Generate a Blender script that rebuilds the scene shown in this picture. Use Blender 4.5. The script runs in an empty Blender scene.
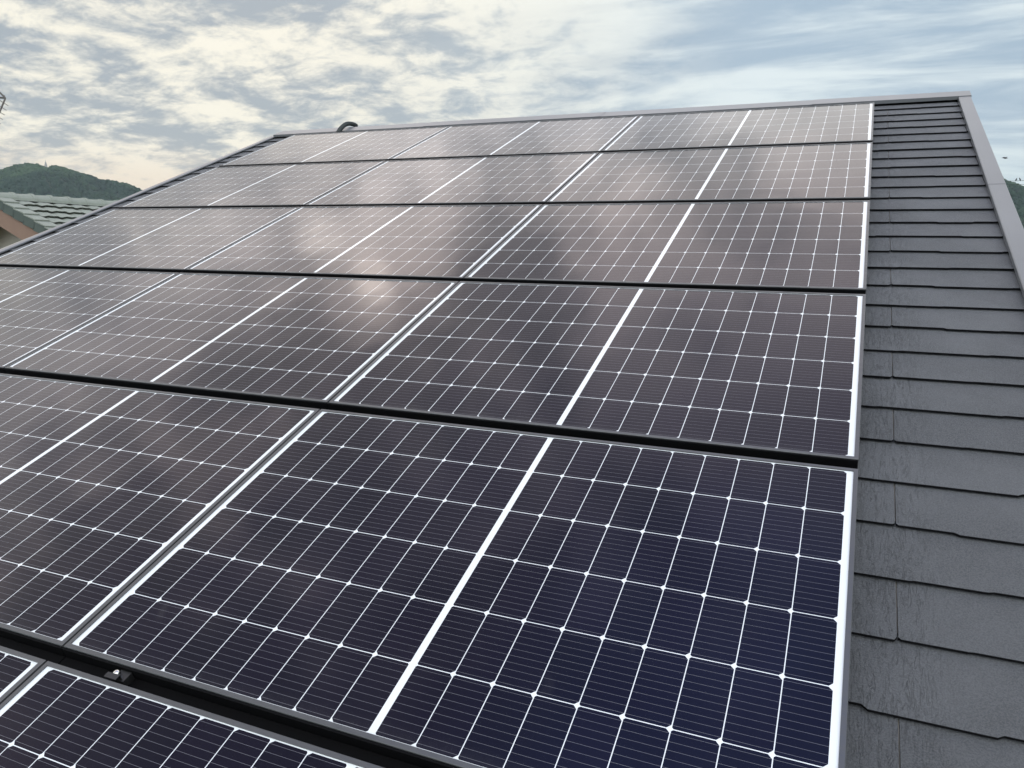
import bpy, bmesh, math, random
from mathutils import Vector, Matrix, noise
R = math.radians
random.seed(7)
sc = bpy.context.scene
COL = sc.collection

# ------------------------------------------------------------------ frame of the roof
TH = R(21.8)                      # roof pitch
BASE = Vector((0, 0, 6.6))        # corner of the array on the panel plane
RX = Matrix.Rotation(TH, 3, 'X')
def P(u, v, z=0.0):               # roof coordinates -> world
    return BASE + RX @ Vector((u, v, z))

# ------------------------------------------------------------------ camera
cam_data = bpy.data.cameras.new('camera'); cam = bpy.data.objects.new('camera', cam_data); COL.objects.link(cam)
Rc = Matrix(((0.91804359, 0.37435697, -0.13058651), (0.07941672, -0.49631808, -0.86450063), (-0.38844428, 0.78327851, -0.48537184)))
cx = RX @ Vector(Rc[0]); cy = RX @ Vector(Rc[1]); cz = RX @ Vector(Rc[2])
CAM = P(-0.06220083, -0.77427752, 1.35821353)
M = Matrix((cx, -cy, -cz)).transposed().to_4x4(); M.translation = CAM
cam.matrix_world = M
cam_data.sensor_width = 36; cam_data.lens = 777.56 / 1024 * 36
cam_data.clip_start = 0.05; cam_data.clip_end = 20000
sc.camera = cam
def ray(px, py):                  # direction of sight through a pixel, used only for measuring
    return (cx * ((px - 512) / 777.56) + cy * ((py - 384) / 777.56) + cz).normalized()
def azel(px, py):
    d = ray(px, py); return math.degrees(math.atan2(d.x, d.y)), math.degrees(math.asin(d.z))
def fromcam(az, el, dist):
    a, e = R(az), R(el); return CAM + Vector((math.sin(a) * dist, math.cos(a) * dist, math.tan(e) * dist))

# ------------------------------------------------------------------ node helper
class G:
    def __init__(s, nt): s.nt = nt
    def n(s, t, **k):
        x = s.nt.nodes.new(t)
        for a, b in k.items(): setattr(x, a, b)
        return x
    def put(s, sock, v):
        if v is None: return
        if hasattr(v, 'links') and hasattr(v, 'is_output'): s.nt.links.new(v, sock)
        else:
            if isinstance(v, (tuple, list)) and len(v) == 3 and sock.type == 'RGBA': v = (*v, 1)
            sock.default_value = v
    def m(s, op, a, b=None, c=None, clamp=False):
        x = s.n('ShaderNodeMath', operation=op); x.use_clamp = clamp
        s.put(x.inputs[0], a); s.put(x.inputs[1], b); s.put(x.inputs[2], c); return x.outputs[0]
    def v(s, op, a, b=None):
        x = s.n('ShaderNodeVectorMath', operation=op); s.put(x.inputs[0], a); s.put(x.inputs[1], b)
        return x.outputs['Value'] if op in ('DOT_PRODUCT', 'LENGTH') else x.outputs[0]
    def sep(s, a):
        x = s.n('ShaderNodeSeparateXYZ'); s.put(x.inputs[0], a); return x.outputs
    def com(s, a, b, c):
        x = s.n('ShaderNodeCombineXYZ'); s.put(x.inputs[0], a); s.put(x.inputs[1], b); s.put(x.inputs[2], c); return x.outputs[0]
    def noise(s, vec, scale, detail=4, rough=.5, dist=0):
        x = s.n('ShaderNodeTexNoise'); s.put(x.inputs['Vector'], vec); s.put(x.inputs['Scale'], scale)
        x.inputs['Detail'].default_value = detail; x.inputs['Roughness'].default_value = rough; x.inputs['Distortion'].default_value = dist
        return x.outputs['Fac']
    def ramp(s, f, a, b, lo=0., hi=1., smooth=True):
        x = s.n('ShaderNodeMapRange'); x.interpolation_type = 'SMOOTHSTEP' if smooth else 'LINEAR'
        s.put(x.inputs['Value'], f); s.put(x.inputs['From Min'], a); s.put(x.inputs['From Max'], b)
        s.put(x.inputs['To Min'], lo); s.put(x.inputs['To Max'], hi); return x.outputs[0]
    def mix(s, f, a, b, mode='MIX'):
        x = s.n('ShaderNodeMix', data_type='RGBA', blend_type=mode)
        s.put(x.inputs[0], f); s.put(x.inputs[6], a); s.put(x.inputs[7], b); return x.outputs[2]
    def bump(s, h, strength=.5, dist=.01):
        x = s.n('ShaderNodeBump'); s.put(x.inputs['Height'], h); x.inputs['Strength'].default_value = strength
        x.inputs['Distance'].default_value = dist; return x.outputs[0]
def mat(name, base=(.5, .5, .5), rough=.6, metal=0., spec=.5):
    m = bpy.data.materials.new(name); m.use_nodes = True; g = G(m.node_tree)
    b = m.node_tree.nodes['Principled BSDF']
    b.inputs['Base Color'].default_value = (*base, 1); b.inputs['Roughness'].default_value = rough
    b.inputs['Metallic'].default_value = metal; b.inputs['Specular IOR Level'].default_value = spec
    g.b = b; g.oc = g.n('ShaderNodeTexCoord').outputs['Object']; return m, g

# ------------------------------------------------------------------ world: sky with broken cloud
SUN_AZ, SUN_EL = -43.0, 36.0
HAZE = 0.00014
w = bpy.data.worlds.new('World'); sc.world = w; w.use_nodes = True
g = G(w.node_tree); w.node_tree.nodes.clear()
sky = g.n('ShaderNodeTexSky', sky_type='NISHITA'); sky.sun_disc = False
sky.sun_elevation = R(SUN_EL); sky.sun_rotation = R(SUN_AZ); sky.air_density = 1.2; sky.dust_density = 1.5
D = g.n('ShaderNodeTexCoord').outputs['Generated']
dx, dy, dz = g.sep(D)[:3]
inv = g.m('DIVIDE', 1.0, g.m('ADD', g.m('MAXIMUM', dz, 0.0), .21))
pv = g.com(g.m('MULTIPLY', dx, inv), g.m('MULTIPLY', dy, inv), 0.37)
def sdir(az, el): a, e = R(az), R(el); return (math.sin(a) * math.cos(e), math.cos(a) * math.cos(e), math.sin(e))
warm = g.ramp(g.v('DOT_PRODUCT', D, sdir(-58, 14)), .62, .97)                 # 1 towards the veiled sun
big = g.noise(pv, 1.5, 3, .5, .3)
fine = g.noise(pv, 4.6, 9, .62, .35)
fine2 = g.noise(g.v('MULTIPLY', pv, (1.0, 1.4, 1.0)), 11, 8, .65, .4)
streak = g.noise(g.v('MULTIPLY', pv, (1.0, 2.6, 1.0)), 1.6, 7, .6, .5)
lum = g.m('ADD', g.m('MULTIPLY', big, .34), g.m('ADD', g.m('MULTIPLY', fine, .46), g.m('MULTIPLY', fine2, .20)))
lumR = g.m('ADD', g.m('MULTIPLY', big, .35), g.m('MULTIPLY', streak, .65))
fL = g.ramp(lum, .445, .565); fR = g.ramp(lumR, .40, .60)
hiL = g.ramp(dz, .30, .52)
left = g.mix(fL, g.mix(hiL, (.265, .31, .35), (.36, .36, .39)), g.mix(hiL, (.79, .75, .63), (.66, .64, .65)))
right = g.mix(fR, (.33, .425, .515), (.66, .73, .74))
cl = g.mix(warm, right, left)
# peach glow low over the hills on the sun's side
low = g.m('MULTIPLY', g.ramp(dz, .135, .05), g.ramp(g.v('DOT_PRODUCT', D, sdir(-55, 5)), .90, .99))
cl = g.mix(g.m('MULTIPLY', low, g.ramp(fine, .36, .56, .25, .9)), cl, (.74, .60, .46))
# pale band along the rest of the horizon
cl = g.mix(g.m('MULTIPLY', g.ramp(dz, .16, .03), g.m('SUBTRACT', .75, g.m('MULTIPLY', warm, .75))), cl, (.54, .66, .70))
cl = g.mix(g.ramp(dz, .44, .66, 0, .85), cl, g.mix(g.ramp(lum, .44, .57), (.20, .182, .19), (.52, .465, .45)))
# thinner and darker cloud overhead
high = g.ramp(dz, .55, .90)
cl = g.mix(g.m('MULTIPLY', high, .85), cl, (.07, .085, .16))
gap = g.ramp(g.v('DOT_PRODUCT', D, sdir(15, 84)), .87, .985)
cl = g.mix(g.m('MULTIPLY', gap, g.ramp(fine, .35, .6, .95, .75)), cl, (.05, .12, .40))
# two small bright breaks in the cloud around the sun
d1 = g.ramp(g.v('DOT_PRODUCT', D, sdir(-43.6, 37.0)), math.cos(R(1.9)), 1.0)
d2 = g.ramp(g.v('DOT_PRODUCT', D, sdir(-45.6, 32.6)), math.cos(R(2.2)), 1.0)
brk = g.m('ADD', g.m('MULTIPLY', d1, .62), g.m('MULTIPLY', d2, .38))
cl = g.mix(1.0, cl, g.com(brk, g.m('MULTIPLY', brk, .93), g.m('MULTIPLY', brk, .85)), 'ADD')
glow = g.m('MULTIPLY', g.ramp(g.v('DOT_PRODUCT', D, sdir(-44, 42)), math.cos(R(54)), 1.0), g.ramp(dz, .36, .66))
gl = g.m('MULTIPLY_ADD', glow, g.ramp(lum, .42, .58, .30, 2.0), 1.0)
cl = g.mix(1.0, cl, g.com(gl, g.m('MULTIPLY_ADD', g.m('SUBTRACT', gl, 1.0), .90, 1.0), g.m('MULTIPLY_ADD', g.m('SUBTRACT', gl, 1.0), .85, 1.0)), 'MULTIPLY')
lowd = g.ramp(dz, .25, .5, 8.0, 9.6)
# brightness added to unseen sky to light the roof without showing in glass
back = g.m('MULTIPLY_ADD', g.ramp(g.v('DOT_PRODUCT', D, sdir(155, 32)), .15, .85), 1.7, 1.0)
cl = g.mix(g.ramp(back, 1.0, 3.0, 0, .6), cl, (.66, .68, .68))
lowd = g.m('MULTIPLY', lowd, back)
cl10 = g.v('MULTIPLY', cl, g.com(lowd, lowd, lowd))
cover = .93
final = g.mix(cover, sky.outputs[0], cl10)
bg = g.n('ShaderNodeBackground'); g.put(bg.inputs[0], final); bg.inputs[1].default_value = 0.1
wo = g.n('ShaderNodeOutputWorld'); w.node_tree.links.new(bg.outputs[0], wo.inputs[0])

sun_d = bpy.data.lights.new('sun', 'SUN'); sun_d.energy = 0.5; sun_d.angle = R(160); sun_d.color = (1, .95, .85)
sun = bpy.data.objects.new('sun', sun_d); COL.objects.link(sun)
sun.rotation_euler = Vector(sdir(SUN_AZ, SUN_EL)).to_track_quat('Z', 'Y').to_euler()
sc.view_settings.view_transform = 'Standard'; sc.view_settings.look = 'None'
sc.view_settings.exposure = 0.60; sc.view_settings.gamma = 1.0; sc.view_settings.use_curve_mapping = False

# ------------------------------------------------------------------ object helpers
def tag(o, label=None, cat=None, group=None, kind=None):
    if label: o['label'] = label
    if cat: o['category'] = cat
    if group: o['group'] = group
    if kind: o['kind'] = kind
    return o
def empty(name, loc, label, cat, group=None):
    o = bpy.data.objects.new(name, None); COL.objects.link(o); o.location = loc; o.empty_display_size = .2
    return tag(o, label, cat, group)
class MB:                          # collects faces; built as one mesh object
    def __init__(s): s.v = []; s.f = []
    def poly(s, pts): i = len(s.v); s.v += [Vector(p) for p in pts]; s.f.append(tuple(range(i, i + len(pts)))); return s
    def prism(s, a, b):            # a, b: matching loops (a anticlockwise seen from outside of a)
        i = len(s.v); n = len(a); s.v += [Vector(p) for p in a] + [Vector(p) for p in b]
        s.f.append(tuple(range(i, i + n))); s.f.append(tuple(range(i + 2 * n - 1, i + n - 1, -1)))
        for k in range(n): l = (k + 1) % n; s.f.append((i + k, i + n + k, i + n + l, i + l))
        return s
    def box(s, lo, hi, fn=None):
        (x0, y0, z0), (x1, y1, z1) = lo, hi; fn = fn or (lambda *q: Vector(q))
        return s.prism([fn(x0, y0, z1), fn(x1, y0, z1), fn(x1, y1, z1), fn(x0, y1, z1)],
                       [fn(x0, y0, z0), fn(x1, y0, z0), fn(x1, y1, z0), fn(x0, y1, z0)])
    def tube(s, pts, r, n=10, cap=True):
        pts = [Vector(p) for p in pts]; rs = r if isinstance(r, (list, tuple)) else [r] * len(pts); i0 = len(s.v); up = None
        for k, p in enumerate(pts):
            t = (pts[min(k + 1, len(pts) - 1)] - pts[max(k - 1, 0)]).normalized()
            if up is None: up = t.orthogonal().normalized()
            up = (up - t * up.dot(t)).normalized(); sd = t.cross(up)
            for j in range(n):
                a = 2 * math.pi * j / n; s.v.append(p + (up * math.cos(a) + sd * math.sin(a)) * rs[k])
        for k in range(len(pts) - 1):
            for j in range(n):
                a = i0 + k * n + j; b = i0 + k * n + (j + 1) % n; s.f.append((a, b, b + n, a + n))
        if cap:
            s.f.append(tuple(i0 + j for j in reversed(range(n)))); e = i0 + (len(pts) - 1) * n; s.f.append(tuple(e + j for j in range(n)))
        return s
    def build(s, name, m, parent=None, smooth=False, weld=False):
        me = bpy.data.meshes.new(name)
        off = parent_world(parent) if parent else Vector((0, 0, 0))
        me.from_pydata([v - off for v in s.v], [], s.f); me.materials.append(m)
        if weld:
            bm = bmesh.new(); bm.from_mesh(me); bmesh.ops.remove_doubles(bm, verts=bm.verts, dist=1e-5)
            bmesh.ops.recalc_face_normals(bm, faces=bm.faces); bm.to_mesh(me); bm.free()
        if smooth: me.polygons.foreach_set('use_smooth', [True] * len(me.polygons))
        me.update()
        o = bpy.data.objects.new(name, me); COL.objects.link(o)
        if parent: o.parent = parent
        return o
def parent_world(p):
    l = Vector((0, 0, 0))
    while p: l = l + p.location; p = p.parent
    return l

# ------------------------------------------------------------------ materials
PW, PH = 1.7881, 1.134            # panel size
GU, GV = 0.0066, 0.0461           # joint between columns, gap between rows
LIP = 0.0117
# laminate: white back sheet, half-cut cells, bright busbars, all under one textured glass
m_glass, g = mat('panel_laminate', rough=.1)
x, y, z = g.sep(g.oc)[:3]
ax = g.m('ABSOLUTE', x); B0, B1, Y0 = .0080, PW / 2 - .0276, .5535
pp, qq = (B1 - B0) / 9, 2 * Y0 / 6
tx = g.m('DIVIDE', g.m('SUBTRACT', ax, B0), pp); ty = g.m('DIVIDE', g.m('ADD', y, Y0), qq)
fx = g.m('FRACT', tx); fy = g.m('FRACT', ty)
ddx = g.m('MULTIPLY', g.m('SUBTRACT', .5, g.m('ABSOLUTE', g.m('SUBTRACT', fx, .5))), pp)
ddy = g.m('MULTIPLY', g.m('SUBTRACT', .5, g.m('ABSOLUTE', g.m('SUBTRACT', fy, .5))), qq)
GAP = .00105
c = g.m('MULTIPLY', g.m('GREATER_THAN', ddx, GAP), g.m('GREATER_THAN', ddy, GAP))
c = g.m('MULTIPLY', c, g.m('GREATER_THAN', g.m('ADD', ddx, ddy), g.m('MULTIPLY_ADD', g.m('GREATER_THAN', fx, .5), .0048, GAP * 2 + .0034)))
c = g.m('MULTIPLY', c, g.m('MULTIPLY', g.m('GREATER_THAN', ax, B0), g.m('LESS_THAN', ax, B1)))
cell = g.m('MULTIPLY', c, g.m('LESS_THAN', g.m('ABSOLUTE', y), Y0))
bb = g.m('LESS_THAN', g.m('ABSOLUTE', g.m('SUBTRACT', g.m('FRACT', g.m('MULTIPLY', fy, 10)), .5)), .00034 / (qq / 10))
wn = g.n('ShaderNodeTexWhiteNoise', noise_dimensions='3D')
rnd = g.n('ShaderNodeObjectInfo').outputs['Random']
g.put(wn.inputs['Vector'], g.com(g.m('FLOOR', g.m('MULTIPLY', g.m('SIGN', x), g.m('ADD', tx, 1))), g.m('FLOOR', ty), g.m('MULTIPLY', rnd, 91)))
cv = wn.outputs['Value']
cellc = g.mix(cv, (.0013, .0018, .0085), (.0028, .0022, .0110))
col = g.mix(g.m('MULTIPLY', bb, .8), cellc, (.20, .20, .22))
col = g.mix(cell, (.80, .83, .84), col)
dust = g.noise(g.oc, 2.3, 6, .65, .6)
col = g.mix(g.ramp(dust, .5, .9, .0, .015), col, (.35, .33, .30))
low = g.m('MULTIPLY', g.ramp(y, -Y0 + .05, -Y0 - .01), g.noise(g.v('MULTIPLY', g.oc, (1, .3, 1)), 38, 4, .7))
smg = g.ramp(g.noise(g.v('ADD', g.oc, g.com(g.m('MULTIPLY', rnd, 40), 0.0, 0.0)), 7.5, 3, .5, .8), .66, .80)
film = g.m('ADD', g.m('MULTIPLY', low, .05), g.m('MULTIPLY', smg, .035))
col = g.mix(film, col, (.36, .35, .33))
g.put(g.b.inputs['Base Color'], col)
g.put(g.b.inputs['Roughness'], g.ramp(dust, .3, .75, .055, .13))
g.b.inputs['IOR'].default_value = 1.38
g.b.inputs['Specular Tint'].default_value = (1.0, .95, .955, 1)
# the laminate sags a little between its edges, the glass is faintly rolled
g.put(g.b.inputs['Normal'], g.bump(g.m('ADD', g.noise(g.oc, 1.7, 2, .5), g.m('MULTIPLY', g.noise(g.oc, 420, 2, .5), .012)), .25, .012))

m_frame, g = mat('anodised_frame', (.115, .117, .120), .40, .5)
g.put(g.b.inputs['Roughness'], g.ramp(g.noise(g.v('MULTIPLY', g.oc, (4, 30, 30)), 6, 3), .3, .7, .3, .48))
m_black, g = mat('black_rail_coating', (.003, .003, .0035), .7, 0, .1)
m_steel, g = mat('bright_bolt_steel', (.80, .79, .76), .18, 1)
m_clamp, g = mat('dull_clamp_metal', (.06, .06, .062), .4, .8)

m_slate, g = mat('grey_slate_shingle', rough=.78)
x, y, z = g.sep(g.oc)[:3]
gr = g.noise(g.v('MULTIPLY', g.oc, (1, .5, .5)), 190, 6, .75, .3)
cr = g.noise(g.v('MULTIPLY', g.oc, (1, .15, .15)), 92, 3, .55, .5)
crack = g.ramp(g.m('ABSOLUTE', g.m('SUBTRACT', cr, .45)), 0.0, .022)
# the wood-grain emboss is strong on some stretches of each slate and almost absent on others
gm = g.ramp(g.noise(g.v('MULTIPLY', g.oc, (1.0, .05, .05)), 2.1, 2, .5), .45, .62)
embm = g.ramp(g.m('ADD', x, -2.6), .10, .25, 1.0, .04)          # house root sits at x = -2.6
emb = g.m('MULTIPLY', g.m('SUBTRACT', crack, 1.0), embm)
speck = g.noise(g.oc, 260, 5, .8)
tone = g.noise(g.oc, 3.0, 5, .6)
col = g.mix(g.ramp(tone, .32, .68), (.088, .093, .100), (.135, .141, .150))
col = g.mix(g.ramp(speck, .38, .66, 0, .7), col, (.23, .237, .25))
col = g.mix(g.ramp(g.noise(g.oc, 260, 3, .7), .62, .72, 0, .5), col, (.06, .065, .07))
col = g.mix(g.m('MULTIPLY', g.m('MULTIPLY', emb, -1.0), .30), col, (.065, .067, .070))
g.put(g.b.inputs['Base Color'], col)
h = g.m('ADD', g.m('MULTIPLY', emb, .8), g.m('ADD', g.m('MULTIPLY', gr, 1.6), g.m('MULTIPLY', speck, 1.4)))
g.put(g.b.inputs['Normal'], g.bump(h, 1.0, .0045))
m_trim, g = mat('grey_coated_steel_trim', (.27, .275, .30), .36, .15)
tn = g.noise(g.oc, 1.5, 5, .6); g.put(g.b.inputs['Base Color'], g.mix(tn, (.165, .172, .18), (.21, .218, .23)))
g.put(g.b.inputs['Normal'], g.bump(g.noise(g.v('MULTIPLY', g.oc, (1, .3, .3)), 5, 3), .25, .01))
m_wall, g = mat('beige_rendered_wall', (.42, .39, .34), .85)
g.put(g.b.inputs['Base Color'], g.mix(g.noise(g.oc, 1.2, 6, .6), (.38, .35, .30), (.48, .45, .39)))
g.put(g.b.inputs['Normal'], g.bump(g.noise(g.oc, 120, 3), .4, .004))
m_dark, g = mat('dark_bracket_metal', (.03, .03, .03), .5, .5)
m_hose, g = mat('dark_corrugated_conduit', (.045, .052, .052), .5)

# ------------------------------------------------------------------ ground and hills
m_ground, g = mat('dry_ground_and_grass', rough=.95)
n1 = g.noise(g.oc, .05, 8, .6); n2 = g.noise(g.oc, 3, 5, .6)
g.put(g.b.inputs['Base Color'], g.mix(g.ramp(n1, .42, .6), g.mix(n2, (.05, .07, .03), (.09, .10, .05)), (.17, .15, .12)))
gm_ = MB(); S = 9000
gm_.poly([(-S, -S, 0), (S, -S, 0), (S, S, 0), (-S, S, 0)]).build('ground', m_ground)
tag(bpy.data.objects['ground'], kind='structure')

m_hill, g = mat('hill_undergrowth', rough=.95)
g.put(g.b.inputs['Base Color'], g.mix(g.noise(g.oc, .03, 8, .65), (.018, .035, .02), (.05, .075, .035)))
m_leaf, g = mat('hill_tree_foliage', rough=.9, spec=.2)
at = g.n('ShaderNodeAttribute', attribute_name='tone').outputs['Fac']
g.put(g.b.inputs['Base Color'], g.mix(at, (.013, .040, .021), (.046, .090, .038)))
g.put(g.b.inputs['Normal'], g.bump(g.noise(g.oc, .9, 4, .7), 1.0, 1.5))

def lerp_tab(tab, a):
    if a <= tab[0][0]: return tab[0][1]
    for (a0, e0), (a1, e1) in zip(tab, tab[1:]):
        if a <= a1: return e0 + (e1 - e0) * (a - a0) / (a1 - a0)
    return tab[-1][1]
def hill(tab, r0, wr, a0, a1, crown, step, vis0, vis1, path=None):
    def height(az, r):
        e = lerp_tab(tab, az)
        crest = max(0, r0 * math.tan(R(e)) + CAM.z - crown * .9) if e > 0 else 0
        t = (r - r0) / wr
        s = max(0.0, math.cos(max(-1, min(1, t)) * math.pi / 2)) ** 1.15
        p = Vector((math.sin(R(az)) * r, math.cos(R(az)) * r, 0))
        k = 1 + .10 * noise.noise(p * .006) * min(1, abs(t) * 3) + .16 * noise.noise(p * .015) * min(1, abs(t) * 4)
        return crest * s * k - (2.0 if s <= 0.001 or e <= 0 else 0)
    def pos(az, r):
        return Vector((CAM.x + math.sin(R(az)) * r, CAM.y + math.cos(R(az)) * r, height(az, r)))
    na, nr = int((a1 - a0) / .25) + 1, 60
    me = MB()
    for j in range(nr):
        for i in range(na):
            me.v.append(pos(a0 + (a1 - a0) * i / (na - 1), r0 - wr + 2 * wr * j / (nr - 1)))
    for j in range(nr - 1):
        for i in range(na - 1):
            k = j * na + i; me.f.append((k, k + 1, k + na + 1, k + na))
    o = me.build('hill', m_hill, smooth=True); tag(o, kind='structure')
    # tree crowns over the near face and the crest
    t = (1 + 5 ** .5) / 2
    iv = [Vector(q).normalized() for q in [(-1, t, 0), (1, t, 0), (-1, -t, 0), (1, -t, 0), (0, -1, t), (0, 1, t), (0, -1, -t), (0, 1, -t), (t, 0, -1), (t, 0, 1), (-t, 0, -1), (-t, 0, 1)]]
    fi = [(0, 11, 5), (0, 5, 1), (0, 1, 7), (0, 7, 10), (0, 10, 11), (1, 5, 9), (5, 11, 4), (11, 10, 2), (10, 7, 6), (7, 1, 8), (3, 9, 4), (3, 4, 2), (3, 2, 6), (3, 6, 8), (3, 8, 9), (4, 9, 5), (2, 4, 11), (6, 2, 10), (8, 6, 7), (9, 8, 1)]
    tr = MB(); tone = []
    r = r0 - wr * .8
    while r < r0 + wr * .18:
        daz = math.degrees(step / r); az = vis0
        while az < vis1:
            a = az + random.uniform(-.5, .5) * daz; rr = r + random.uniform(-.5, .5) * step
            p = pos(a, rr); az += daz
            if path and path(a, rr): continue
            if p.z < 1: continue
            s = crown * random.uniform(.55, 1.25) * .62; i = len(tr.v)
            tn = min(1, max(0, .5 + 1.1 * noise.noise(p * .012) + .6 * noise.noise(p * .04) + random.uniform(-.35, .35)))
            q = random.uniform(0, 6.28)
            for d in iv:
                k = random.uniform(.7, 1.2)
                tr.v.append(p + Vector(((d.x * math.cos(q) - d.y * math.sin(q)) * s * k, (d.x * math.sin(q) + d.y * math.cos(q)) * s * k, s * .5 + d.z * s * k * .95)))
                tone.append(tn)
            tr.f += [(i + a_, i + b_, i + c_) for a_, b_, c_ in fi]
        r += step * .9
    o = tr.build('forest', m_leaf)
    at = o.data.attributes.new('tone', 'FLOAT', 'POINT'); at.data.foreach_set('value', tone)
    return o, pos
sil = [(0, 128), (60, 116), (110, 108), (160, 103), (240, 105), (270, 111), (292, 119), (312, 120), (328, 106), (350, 104), (380, 108), (420, 125), (500, 150), (560, 171), (600, 184), (640, 200), (720, 213), (800, 233), (860, 255), (910, 272)]
tabL = [(-84, -1), (-76, 1.5), (-68, 3.2), (-60, 4.3)] + [azel(a / 6.4, 150 + b / 6.4) for a, b in sil] + [(-44, 1.2), (-40, -1)]
pa, pb = azel(200 / 6.4, 150 + 135 / 6.4), azel(455 / 6.4, 150 + 278 / 6.4)
def cut(a, r):                     # the cleared strip running down the hillside
    if not pa[0] < a < pb[0]: return False
    rc = 1235 - (a - pa[0]) / (pb[0] - pa[0]) * 170
    return abs(r - rc) < 5.5
fo, posL = hill(tabL, 1300, 420, -84, -40, 5.6, 4.4, -61, -43.5, cut)
tag(fo, 'dark green woods covering the long hill at the left below the peach clouds', 'forest', kind='stuff')
tabR = [(-6, -1), (-2, 3.0), (3, 5.9), (6, 5.75), azel(1005, 182), azel(1014, 184.3), azel(1024, 187.2), (12, 3.9), (18, 2.6), (30, -1)]
fo, posR = hill(tabR, 1000, 330, -6, 30, 5.0, 4.2, 6.0, 12.0)
tag(fo, 'dark green woods on the hill seen beyond the right roof edge', 'forest', kind='stuff')

# lattice tower on the left hilltop
m_pylon, g = mat('weathered_pylon_steel', (.34, .35, .36), .6, .3)
ta = azel(45.5, 162)
base = posL(ta[0], 1300); H = CAM.z + 1300 * math.tan(R(ta[1])) - base.z
tw = empty('lattice_tower', base, 'thin grey lattice mast standing on the top of the left wooded hill', 'tower')
b = MB(); lv = [0, .22, .42, .60, .76, .9, 1.0]
def tc(k, i): h = lv[k]; s = 3.4 * (1 - h) + .5; a = i * math.pi / 2 + .3; return base + Vector((math.cos(a) * s, math.sin(a) * s, H * h))
for i in range(4):
    b.tube([tc(k, i) for k in range(7)], .32, 5)
b.build('leg_frame', m_pylon, tw)
b = MB()
for k in range(6):
    for i in range(4):
        b.tube([tc(k, i), tc(k + 1, i + 1)], .17, 4); b.tube([tc(k + 1, i), tc(k, i + 1)], .17, 4); b.tube([tc(k + 1, i), tc(k + 1, i + 1)], .15, 4)
b.build('cross_bracing', m_pylon, tw)
MB().tube([base + Vector((0, 0, H * .97)), base + Vector((0, 0, H * 1.2))], .22, 6).build('antenna_rod', m_pylon, tw)

# ------------------------------------------------------------------ the house under the array
ROOT = Vector((-2.6, 2.0, 0))
house = empty('house', ROOT, 'two storey house with the dark slate roof that carries all the solar panels', 'house')
VE, VR = -1.60, 6.40              # eave and ridge in roof coordinates
C0, CP = 0.435, 0.2015            # first course edge, course pitch
def uL(v): return -5.70 - .04 * v     # inner line of the left verge
def uR(v): return .560 + .004 * v
SZ = -.10
b = MB(); rs = random.Random(3); nf = []
m_edge, g = mat('shade_painted_slate_edge', (.008, .008, .009), .9, 0, .1)  # near-black paints the shade of the gap under each course onto the edges
UW = .956
k0 = int(math.floor((VE - C0) / CP)); k1 = int((VR - C0) / CP)
for k in range(k0, k1 + 1):
    v0 = C0 + CP * k; v1 = min(v0 + CP + .03, VR - .01)
    if v1 - v0 < .03: continue
    off = .1005 if k % 2 else .1005 - UW / 2
    i = -7
    while True:
        a0 = off + i * UW; a1 = a0 + UW; i += 1
        if a0 > uR(v0) + .05: break
        lo, hi = uL(v0) - .03, uR(v0) + .03
        if a1 < lo: continue
        dz1 = -.0120 * (v1 - v0) / CP
        # stepped lower edge
        cuts = sorted([.19 + rs.uniform(-.05, .07), .44 + rs.uniform(-.08, .08), .71 + rs.uniform(-.07, .08)])
        lev = [0.0, -.007 if rs.random() < .75 else 0.002, rs.choice([0, -.004, -.008]), rs.choice([0, -.005])]
        pts = [(a0 + .0015, v0 + .006), (a0 + .007, v0 + lev[0])]
        for q, cc in enumerate(cuts):
            pts += [(a0 + cc - .006, v0 + lev[q]), (a0 + cc + .006, v0 + lev[q + 1])]
        pts += [(a1 - .007, v0 + lev[3]), (a1 - .0015, v0 + .006), (a1 - .0015, v1), (a0 + .0015, v1)]
        pts = [(min(max(p[0], lo), hi), p[1]) for p in pts]
        q = []
        for p in pts:
            if not q or abs(p[0] - q[-1][0]) + abs(p[1] - q[-1][1]) > 1e-4: q.append(p)
        if len(q) < 4 or max(p[0] for p in q) - min(p[0] for p in q) < .01: continue
        jz = rs.uniform(-.0006, .0006)
        def zz(p): return SZ + jz + dz1 * max(0, p[1] - v0) / (v1 - v0)
        b.prism([P(p[0], p[1], zz(p)) for p in q], [P(p[0], p[1], zz(p) - .0068) for p in q])
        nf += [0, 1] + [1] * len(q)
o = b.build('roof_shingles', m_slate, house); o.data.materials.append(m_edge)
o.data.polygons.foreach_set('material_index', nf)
# deck below, back slope
def both(pts): return pts
ridge_pt = P(0, VR, -.125)
def Bk(u, s, z=0):                 # back slope, s metres down from the ridge
    return ridge_pt + Vector((u, math.cos(TH) * s, -math.sin(TH) * s)) + Vector((0, math.sin(TH), math.cos(TH))) * z
b = MB(); b.box((-6.02, VE, -.20), (.66, VR, -.118), P); b.build('roof_deck', m_wall, house)
b = MB()
for k in range(40):
    s0 = k * CP; b.prism([Bk(-6.0, s0 - .02, -.01), Bk(-6.0, s0 + CP, 0), Bk(.66, s0 + CP, 0), Bk(.66, s0 - .02, -.01)],
                         [Bk(-6.0, s0 - .02, -.03), Bk(-6.0, s0 + CP, -.012), Bk(.66, s0 + CP, -.012), Bk(.66, s0 - .02, -.03)])
b.build('rear_roof_slope', m_slate, house)
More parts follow.
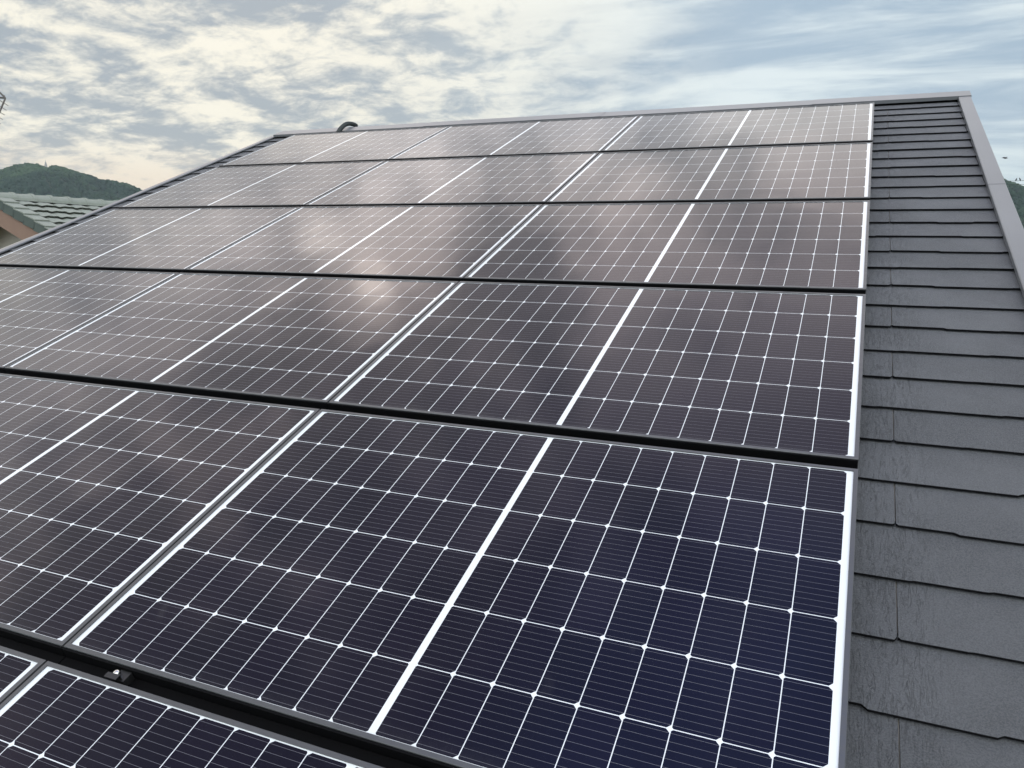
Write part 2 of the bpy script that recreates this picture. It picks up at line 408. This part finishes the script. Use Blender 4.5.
# right verge trim: two lengths meeting at a lap, folded up from the slates and down the outside
VS = 4.00
def verge(fu, w, sgn, va, vb, lift):
    b = MB()
    ins = lambda v: fu(v); out = lambda v: fu(v) + sgn * w
    z1 = -.070 + lift; z0 = -.30
    prof = [(0, -.097), (0, z1 - .004), (.004, z1), (w - .003, z1), (w, z1 - .004), (w, z0), (w - .03, z0)]
    n = len(prof); pr = []
    for v in (va, vb): pr.append([P(fu(v) + sgn * p[0], v, p[1]) for p in prof])
    for i in range(n - 1):
        b.poly([pr[0][i], pr[0][i + 1], pr[1][i + 1], pr[1][i]])
    b.poly(list(pr[0][1:-1]) + [pr[0][0]] if False else [pr[0][i] for i in (1, 2, 3, 4, 5)])
    b.poly([pr[1][i] for i in (5, 4, 3, 2, 1)])
    return b
t1 = verge(uR, .083, 1, VE - .02, VS, 0).build('verge_trim', m_trim, house, weld=True)
t2 = verge(uR, .083, 1, VS - .03, VR - .13, .0012).build('verge_trim', m_trim, house, weld=True)
t3 = verge(uL, .060, -1, VE - .02, VR - .13, -.016).build('verge_trim', m_trim, house, weld=True)
# ridge cap: lapped lengths of folded sheet
b = MB()
joints = [-5.95, -4.06, -2.25, -.44, .672]
for i in range(4):
    a0, a1 = joints[i] - (.02 if i else 0), joints[i + 1]; e = .0025 * (i % 2)
    apex = lambda u: P(u, VR, -.066 + e)
    lo_ = lambda u: P(u, VR - .175, -.066 + e); lip = lambda u: P(u, VR - .175, -.090)
    bk = lambda u: Bk(u, .175, .050 + e); bl = lambda u: Bk(u, .175, .02)
    fr = [lip, lo_, apex, bk, bl]
    for p, q in zip(fr, fr[1:]): b.poly([p(a0), p(a1), q(a1), q(a0)])
    if i == 0: b.poly([f(a0) for f in fr])
    if i == 3: b.poly([f(a1) for f in reversed(fr)])
b.build('ridge_cap', m_trim, house, weld=True)
MB().box((-5.83, VR - .16, -.125), (.65, VR - .06, -.088), P).build('ridge_batten', m_black, house)
# walls with gables, gutter
b = MB(); x0, x1 = -5.75, .40
ye, yr = P(0, VE + .45).y, P(0, VR).y; yb = 2 * yr - ye
zt = lambda y: P(0, VE + .45, -.2).z + (y - ye) * math.tan(TH) if y <= yr else P(0, VE + .45, -.2).z + (yb - y) * math.tan(TH)
loop = [(ye, 0), (yb, 0), (yb, zt(yb)), (yr, zt(yr) - .02), (ye, zt(ye))]
b.prism([Vector((x1, a, c)) for a, c in loop], [Vector((x0, a, c)) for a, c in loop]); b.build('wall', m_wall, house)
gy = P(0, VE - .06, -.17)
b = MB(); n = 9
for i in range(n):
    pass
arc = [(gy.y + .06 * math.cos(a), gy.z + .06 * math.sin(a)) for a in [math.pi + math.pi * i / 8 for i in range(9)]]
for p, q in zip(arc, arc[1:]): b.poly([(-6.0, *p), (.66, *p), (.66, *q), (-6.0, *q)])
b.build('eave_gutter', m_trim, house)

# ------------------------------------------------------------------ solar panels
def frame_mesh():
    b = MB(); hw, hh, l = PW / 2, PH / 2, LIP
    rings = [(hw - .0012, hh - .0012, 0.0), (hw - l, hh - l, 0.0), (hw - l, hh - l, -.0036)]
    outer = [(hw, hh, -.0012), (hw, hh, -.035), (hw - .028, hh - .028, -.035), (hw - .028, hh - .028, -.0325), (hw - .0025, hh - .0025, -.0325), (hw - .0025, hh - .0025, -.006)]
    seq = [rings[2], rings[1], rings[0]] + outer
    vs = []
    for a, c_, z_ in seq:
        for sx, sy in ((-1, -1), (1, -1), (1, 1), (-1, 1)): vs.append(Vector((sx * a, sy * c_, z_)))
    b.v = vs
    for r_ in range(len(seq) - 1):
        for i in range(4):
            j = (i + 1) % 4; b.f.append((r_ * 4 + i, r_ * 4 + j, (r_ + 1) * 4 + j, (r_ + 1) * 4 + i))
    me = bpy.data.meshes.new('frame'); me.from_pydata(b.v, [], b.f); me.materials.append(m_frame)
    bm = bmesh.new(); bm.from_mesh(me); bmesh.ops.recalc_face_normals(bm, faces=bm.faces)
    for f in bm.faces:             # make sure the top lip looks up
        pass
    bm.to_mesh(me); bm.free(); me.update(); return me
def sheet_mesh():
    b = MB(); a, c_ = PW / 2 - .004, PH / 2 - .004
    b.box((-a, -c_, -.0075), (a, c_, -.0034)); me = bpy.data.meshes.new('cell_sheet'); me.from_pydata(b.v, [], b.f); me.materials.append(m_glass); me.update(); return me
fm, sm = frame_mesh(), sheet_mesh()
rowname = {5: 'top row just below the ridge', 4: 'second row from the ridge', 3: 'third row from the ridge', 2: 'fourth row from the ridge', 1: 'large fifth row from the ridge', 0: 'nearest row at the bottom of the photo'}
colname = {0: 'rightmost, beside the bare slates', 1: 'middle one of the row', 2: 'leftmost, by the far roof verge'}
special = {(0, 1): 'largest solar panel in the foreground, bluest at its lower right, beside the bare slates',
           (1, 1): 'dark solar panel cut by the left picture edge, left of the large foreground panel',
           (0, 0): 'nearest solar panel cut by the bottom picture edge, below the small bright bolt',
           (1, 0): 'solar panel of which only a small corner shows at the bottom left',
           (0, 5): 'solar panel in the ridge row at its right end, beside the bare slates',
           (1, 5): 'solar panel in the middle of the ridge row, between two others',
           (2, 5): 'solar panel at the far left end of the ridge row, under the dark conduit loop'}
jr = random.Random(11)
for r_ in range(0, 6):
    for c_ in range(0, 3):
        if (c_, r_) in ((2, 0), (2, 1)): continue
        u = -c_ * (PW + GU) - PW / 2; v = (r_ - 1) * (PH + GV) + PH / 2
        lab = special.get((c_, r_)) or 'solar panel in the %s, %s' % (rowname[r_], colname[c_])
        o = empty('solar_panel', P(u, v, 0), lab, 'solar panel', 'solar panels mounted on the slate roof')
        o.rotation_euler = (TH + R(jr.uniform(-.08, .08)), R(jr.uniform(-.06, .06)), 0)
        for nm, me in (('frame', fm), ('cell_sheet', sm)):
            q = bpy.data.objects.new(nm, me); COL.objects.link(q); q.parent = o

# rails in the gaps between rows
railplace = ['between the nearest row and the large foreground panel', 'along the top of the large foreground panel', 'third one up the roof, in the middle of the array', 'second one below the ridge row', 'thin black line just below the ridge row']
for r_ in range(5):
    v1 = r_ * (PH + GV); v0 = v1 - GV     # gap below row r_+1
    L0, L1 = -3 * PW - 2 * GU, 0.0
    o = empty('mounting_rail', P(0, 0, 0) + RX @ Vector((L1 - 2.6, (v0 + v1) / 2, -.095)), 'black mounting rail %s' % railplace[r_], 'mounting rail', 'black rails in the gaps between the panel rows')
    b = MB()
    for a, c2 in ((L0, -PW - GU / 2 - PW - GU), (-2 * PW - GU * 1.5 + .002, -PW - GU / 2 - .001), (-PW - GU / 2 + .001, L1 - .001)):
        b.box((a, v1 - .006, -.036), (c2 - .0012, v1 - .0006, -.0035), P)       # upright against the upper frame
        b.box((a, v0 + .001, -.040), (c2 - .0012, v1 - .0062, -.033), P)        # floor
    b.build('cover_channel', m_black, o)
    b = MB(); b.box((L0 + .05, v0 - .03, -.095), (L1 - .05, v1 + .03, -.0402), P); b.build('base_rail', m_black, o)
# the clamp and bolt that show in the lowest gap
def boltpos(px, py, z):
    d = RX.transposed() @ ray(px, py); c0 = RX.transposed() @ (CAM - BASE); s = (z - c0.z) / d.z; return c0 + d * s
bp = boltpos(116.5, 673.5, -.006)
o = empty('panel_clamp', P(bp.x, bp.y - .002, -.030), 'small metal clamp with a shiny bolt head in the lowest black gap', 'clamp')
b = MB(); b.box((bp.x - .004, bp.y - .012, -.0328), (bp.x + .030, bp.y + .016, -.012), P); b.box((bp.x - .016, bp.y - .020, .0006), (bp.x + .022, bp.y - .006, .0028), P); b.box((bp.x - .016, bp.y - .0082, -.0118), (bp.x + .022, bp.y - .0062, .0004), P); b.build('clamp_block', m_clamp, o)
bx_ = MB()
def ring(z_, r_): return [P(bp.x + r_ * math.cos(a), bp.y + r_ * math.sin(a), z_) for a in [i * math.pi / 9 for i in range(18)]]
rr = [ring(-.0118, .0085), ring(-.004, .0085), ring(.0000, .0065), ring(.001, .003)]
i0 = 0
for q in rr: bx_.v += q
for k in range(3):
    for j in range(18): a = k * 18 + j; c2 = k * 18 + (j + 1) % 18; bx_.f.append((a, c2, c2 + 18, a + 18))
bx_.f.append(tuple(54 + j for j in range(18))); bx_.build('bolt_head', m_steel, o, smooth=True)

# conduit loop over the ridge
def at_uv(px, py, z): q = boltpos(px, py, z); return q
q0 = at_uv(339.5, 129.5, -.05); q1 = at_uv(357, 127.2, -.03)
o_loc = P(q0.x, VR - .12, -.06)
pts = []
ua = q0.x + .02; ub = ua + (q1.x - q0.x) - .27
for i in range(25):
    t = i / 24; a = math.pi * t
    pts.append(P(ua + (ub - ua) * (.5 - .5 * math.cos(a)) , VR - .23 + .38 * t, -.066 + .050 * math.sin(a) ** .8 - (.02 * t)))
b = MB(); dense = []
for i in range(len(pts) - 1):
    for k in range(6): dense.append(pts[i].lerp(pts[i + 1], k / 6))
dense.append(pts[-1])
b.tube(dense, [.021 + .0022 * math.cos(i * math.pi) for i in range(len(dense))], 12)
o = b.build('cable_conduit', m_hose, smooth=True)
me = o.data; off = o_loc
for v_ in me.vertices: v_.co -= off
o.location = off
tag(o, 'dark curved cable conduit arching over the ridge near its left end', 'conduit')

# ------------------------------------------------------------------ neighbour house with green tiled roof
m_tile, g = mat('grey_green_concrete_tile', rough=.75)
tn = g.noise(g.oc, 1.3, 6, .65); t2_ = g.noise(g.oc, 14, 4, .6)
g.put(g.b.inputs['Base Color'], g.mix(g.m('MULTIPLY', g.m('ADD', tn, t2_), .5), (.19, .215, .185), (.35, .375, .325)))
m_tiled, g = mat('dark_green_verge_tile', rough=.7)
g.put(g.b.inputs['Base Color'], g.mix(g.noise(g.oc, 5, 5, .6), (.05, .07, .06), (.10, .125, .11)))
m_barge, g = mat('faded_brown_bargeboard', rough=.7)
g.put(g.b.inputs['Base Color'], g.mix(g.noise(g.oc, 2.5, 6, .65), (.21, .13, .095), (.31, .205, .15)))
AZ = 6.0; PT = math.atan(.36)
GD = 14.0
ga = azel(-3, 199)
GP = fromcam(ga[0], ga[1], GD)
e1 = Vector((math.sin(R(AZ)), math.cos(R(AZ)), 0)); hz = Vector((math.sin(R(AZ + 90)), math.cos(R(AZ + 90)), 0))
e2 = hz * math.cos(PT) - Vector((0, 0, math.sin(PT))); e3 = e1.cross(e2)
if e3.z < 0: e3 = -e3
f2 = -hz * math.cos(PT) - Vector((0, 0, math.sin(PT))); f3 = (f2.cross(e1)); f3 = f3 if f3.z > 0 else -f3
def N(a, s, z=0): return GP + e1 * a + e2 * s + e3 * z
def N2(a, s, z=0): return GP + e1 * a + f2 * s + f3 * z
nroot = Vector((GP.x, GP.y, 0)) + e1 * 4
nb = empty('house', nroot, 'neighbouring beige house with grey green tiled gable roof and brown bargeboard', 'house')
LEN, SL, TP, TWD = 9.0, 4.5, .26, .27
def tiles(F, name, lab=None):
    b = MB(); nu = int(LEN / TWD) * 8
    def prof(a):                    # S-shaped tile: wide shallow pan and a low roll
        t = (a / TWD) % 1; return .020 * (math.cos(2 * math.pi * (t - .25)) * .5 + .5) + .006 * math.cos(4 * math.pi * t)
    for k in range(int(SL / TP)):
        s0, s1 = k * TP + .06, (k + 1) * TP + .06
        i0 = len(b.v)
        for i in range(nu + 1):
            a = LEN * i / nu; h = prof(a); wv = .012 * math.cos(2 * math.pi * ((a / TWD) % 1 - .25))
            b.v += [F(a, s0 - .03, h + .002), F(a, s1 + wv, h + .040), F(a, s1 + wv - .035, h + .014)]
        for i in range(nu):
            j = i0 + i * 3; b.f += [(j, j + 3, j + 4, j + 1), (j + 1, j + 4, j + 5, j + 2)]
    return b.build(name, m_tile, nb)
tiles(N, 'roof_tiles'); tiles(N2, 'roof_tiles')
b = MB(); L_ = LEN / 32
for i in range(32):
    a0, a1 = i * L_, (i + 1) * L_ + .03; i0 = len(b.v); n = 8
    for a, rr_ in ((a0, .105), (a1 - .05, .116), (a1 - .045, .128), (a1, .128)):
        for k in range(n + 1):
            t = math.pi * k / n; b.v.append(GP + e1 * (a - .08) + hz * (rr_ * 1.05 * math.cos(t)) + Vector((0, 0, rr_ * math.sin(t) * .95 - .005)))
    for k in range(3):
        for j in range(n):
            q = i0 + k * (n + 1) + j; b.f.append((q, q + 1, q + n + 2, q + n + 1))
b.f.append(tuple(range(0, 9))); b.build('ridge_tiles', m_tile, nb)
b = MB()
for F, sg in ((N, 1), (N2, -1)):
    for k in range(int(SL / TP)):
        s0, s1 = k * TP + .05, (k + 1) * TP + .07
        b.box((-.075, s0, -.095), (-.02, s1 - .0, .035 + .0), lambda a, s, z_, F=F, s0=s0: F(a, s, z_ + (s - s0) * .08))
        
b.build('verge_tiles', m_tiled, nb)
b = MB()
for F in (N, N2):
    for k in range(int(SL / TP)):
        s0, s1 = k * TP + .05, (k + 1) * TP + .07
        b.box((-.082, s0, .036), (.13, s1 + .004, .052), lambda a, s, z_, F=F, s0=s0: F(a, s, z_ + (s - s0) * .08))
b.build('verge_tile_tops', m_tile, nb)
b = MB()
for F in (N, N2):
    b.box((-.045, .0, -.34), (-.008, SL + .08, -.100), F)
b.build('bargeboard', m_barge, nb)
# soffit and wall
b = MB()
for F in (N, N2): b.box((-.006, 0.01, -.20), (LEN, SL, -.012), F)
b.build('roof_deck', m_wall, nb)
b = MB()
WA = .30
def wl(a, h, z_): return Vector((GP.x, GP.y, 0)) + e1 * a + hz * h + Vector((0, 0, z_))
hw_ = 3.55
lp = [(-hw_, 0), (hw_, 0), (hw_, GP.z - .215 - hw_ * math.tan(PT)), (0, GP.z - .215), (-hw_, GP.z - .215 - hw_ * math.tan(PT))]
b.prism([wl(WA, h, z_) for h, z_ in lp], [wl(LEN - WA, h, z_) for h, z_ in lp]); b.build('wall', m_wall, nb)
# purlin ends with dark metal brackets carrying the overhang
for h in (-2.4, 1.62, 3.4):
    b = MB()
    zc = GP.z - abs(h) * math.tan(PT) - .28
    b.box((.05, h - .05, zc - .12), (WA - .002, h + .05, zc), wl)
    b.tube([wl(.12, h, zc - .12), wl(.18, h, zc - .28), wl(WA - .01, h, zc - .42)], .025, 6)
    b.build('purlin_bracket', m_dark, nb)

# ------------------------------------------------------------------ TV aerial on the neighbour's gable
m_al, g = mat('weathered_aerial_aluminium', (.16, .15, .14), .5, .6)
def pxpt(px, py, d): a, e = azel(px, py); return fromcam(a, e, d)
AD = 12.0
j = pxpt(5.4, 98, AD); rt = (cx - Vector((0, 0, cx.z))).normalized(); fw = Vector((-rt.y, rt.x, 0))
vd = (j - CAM).normalized(); vd.z = 0; vd.normalize(); lr = Vector((vd.y, -vd.x, 0)); axis = (-lr * .975 + vd * .22).normalized(); side = (vd * .975 + lr * .22).normalized()
mast_base = j + axis * .75; rt = lr; mb = Vector((mast_base.x, mast_base.y, 0))
ae = empty('tv_aerial', mb, 'thin dark television aerial poking in at the left picture edge', 'aerial')
MB().tube([mb, mast_base + Vector((0, 0, .25))], .018, 8).build('mast', m_al, ae)
MB().tube([j, j + axis * 1.5], .011, 6).build('boom', m_al, ae)
up = Vector((0, 0, 1))
b = MB(); tips = []
for sg in (1, -1):
    tip = j + axis * (.27 if sg > 0 else .13) + up * sg * (.30)
    b.tube([j, tip], .010, 6)
b.build('reflector_arm', m_al, ae)
b = MB()
for sg in (1, -1):
    for k in range(1, 6):
        p = j.lerp(j + axis * (.27 if sg > 0 else .13) + up * sg * .30, k / 5.2)
        b.tube([p - side * .22 - rt * 0, p + side * .22], .0042, 5)
b.build('reflector_rod', m_al, ae)
b = MB()
for k in range(9):
    p = j + axis * (.14 + k * .15); b.tube([p - side * .14, p + side * .14], .0045, 5)
b.build('director_rod', m_al, ae)

# ------------------------------------------------------------------ overhead wires, poles and birds at the right
m_pole, g = mat('concrete_pole', (.30, .29, .27), .8); m_wire, g = mat('black_wire_insulation', (.02, .02, .022), .5)
m_bird, g = mat('dark_bird_plumage', (.03, .03, .035), .7)
WD = 55
pl = [fromcam(-3.0, 4.2, WD), fromcam(17.0, 4.2, WD + 8)]
for i, p in enumerate(pl):
    top = p.z + .5; bs = Vector((p.x, p.y, 0))
    o = empty('utility_pole', bs, ['concrete utility pole hidden behind the roof at the near end of the wires', 'concrete utility pole beyond the right picture edge at the far end of the wires'][i], 'utility pole', 'poles carrying the overhead wires')
    MB().tube([bs, Vector((p.x, p.y, top))], [.17, .11], 12).build('pole', m_pole, o)
    dr = (pl[1] - pl[0]).normalized(); pr_ = Vector((-dr.y, dr.x, 0))
    b = MB().tube([p - pr_ * .7, p + pr_ * .7], .045, 6); b.build('crossarm', m_pole, o)
def wire(off, dz_, sag, lab):
    dr = (pl[1] - pl[0]).normalized(); pr_ = Vector((-dr.y, dr.x, 0))
    a, c2 = pl[0] + pr_ * off + up * dz_, pl[1] + pr_ * off + up * dz_
    pts = [a.lerp(c2, t / 40) - up * sag * 4 * (t / 40) * (1 - t / 40) for t in range(41)]
    o = MB().tube(pts, .012, 5).build('overhead_wire', m_wire); tag(o, lab, 'wire', 'overhead wires above the right hill')
    for v_ in o.data.vertices: v_.co -= pts[20]
    o.location = pts[20]
    return a, c2, sag
# heights chosen so the wires cross the gap at the measured elevation
ez = azel(1016, 181)[1]
def wirez(t, sag): return -sag * 4 * t * (1 - t)
wa = None
tt = (azel(1016, 181)[0] + 3) / 20.0
dz_need = (math.tan(R(ez)) - math.tan(R(4.2))) * (WD + 4) + .9 * 4 * tt * (1 - tt)
A1 = wire(.6, dz_need, .9, 'upper of the two thin wires above the right hill, with perched birds')
A2 = wire(-.6, dz_need - .22, 1.0, 'lower of the two thin wires above the right hill')
def bird(pos, head, flying, lab, s=1.0):
    f = Vector((math.sin(head), math.cos(head), 0)); r = Vector((f.y, -f.x, 0))
    if not flying: ax_ = (f * .55 + up * .83).normalized()
    else: ax_ = f
    c0 = pos + up * (.11 * s if not flying else 0)
    prof = [(-.20, .004), (-.14, .018), (-.08, .035), (0, .055), (.07, .050), (.11, .034), (.135, .034), (.165, .030), (.185, .012), (.215, .003)]
    b = MB().tube([c0 + ax_ * a * s for a, q in prof], [q * s for a, q in prof], 10)
    if flying:
        for sg in (1, -1):
            b.prism([c0 + f * .06 * s + up * .02 * s, c0 + r * sg * .2 * s + f * .05 * s + up * .10 * s, c0 + r * sg * .36 * s - f * .06 * s + up * .05 * s, c0 - f * .05 * s + up * .02 * s],
                    [c0 + f * .06 * s, c0 + r * sg * .2 * s + f * .05 * s + up * .085 * s, c0 + r * sg * .36 * s - f * .06 * s + up * .045 * s, c0 - f * .05 * s])
    else:
        for sg in (1, -1):
            w0 = c0 + ax_ * .06 * s + r * sg * .045 * s
            b.tube([w0, c0 - ax_ * .05 * s + r * sg * .052 * s, c0 - ax_ * .17 * s + r * sg * .015 * s], [.022 * s, .026 * s, .004 * s], 6)
            b.tube([c0 - ax_ * .02 * s + r * sg * .02 * s, pos + r * sg * .02 * s], .004 * s, 4)
    o = b.build('bird', m_bird, smooth=True); tag(o, lab, 'bird', 'birds over the right hill')
    for v_ in o.data.vertices: v_.co -= pos
    o.location = pos
a, c2, sag = A1
for px, lab in ((1002, 'dark bird perched on the upper wire nearest the roof trim'), (1016.5, 'dark bird perched on the upper wire, left one of the close pair'), (1020, 'dark bird perched on the upper wire, right one of the close pair')):
    best = min(range(401), key=lambda t: abs(math.degrees(math.atan2(*( (a.lerp(c2, t / 400) - CAM).xy))) - azel(px, 181)[0]))
    t = best / 400; p = a.lerp(c2, t) - up * sag * 4 * t * (1 - t) + up * .012
    bird(p, 2.0 + px, False, lab, .62)
az_, el_ = azel(1005, 158); bird(fromcam(az_, el_, 42), 1.2, True, 'small dark bird flying in the sky right of the roof trim', .6)

# ------------------------------------------------------------------ the air
m_haze = bpy.data.materials.new('haze_air'); m_haze.use_nodes = True; nt = m_haze.node_tree; nt.nodes.clear()
vo = nt.nodes.new('ShaderNodeVolumePrincipled'); vo.inputs['Color'].default_value = (.80, .90, 1.0, 1); vo.inputs['Density'].default_value = HAZE
mo = nt.nodes.new('ShaderNodeOutputMaterial'); nt.links.new(vo.outputs[0], mo.inputs['Volume'])
hb = MB().box((-9500, -9500, -1), (9500, 9500, 190)).build('haze', m_haze); tag(hb, kind='stuff')
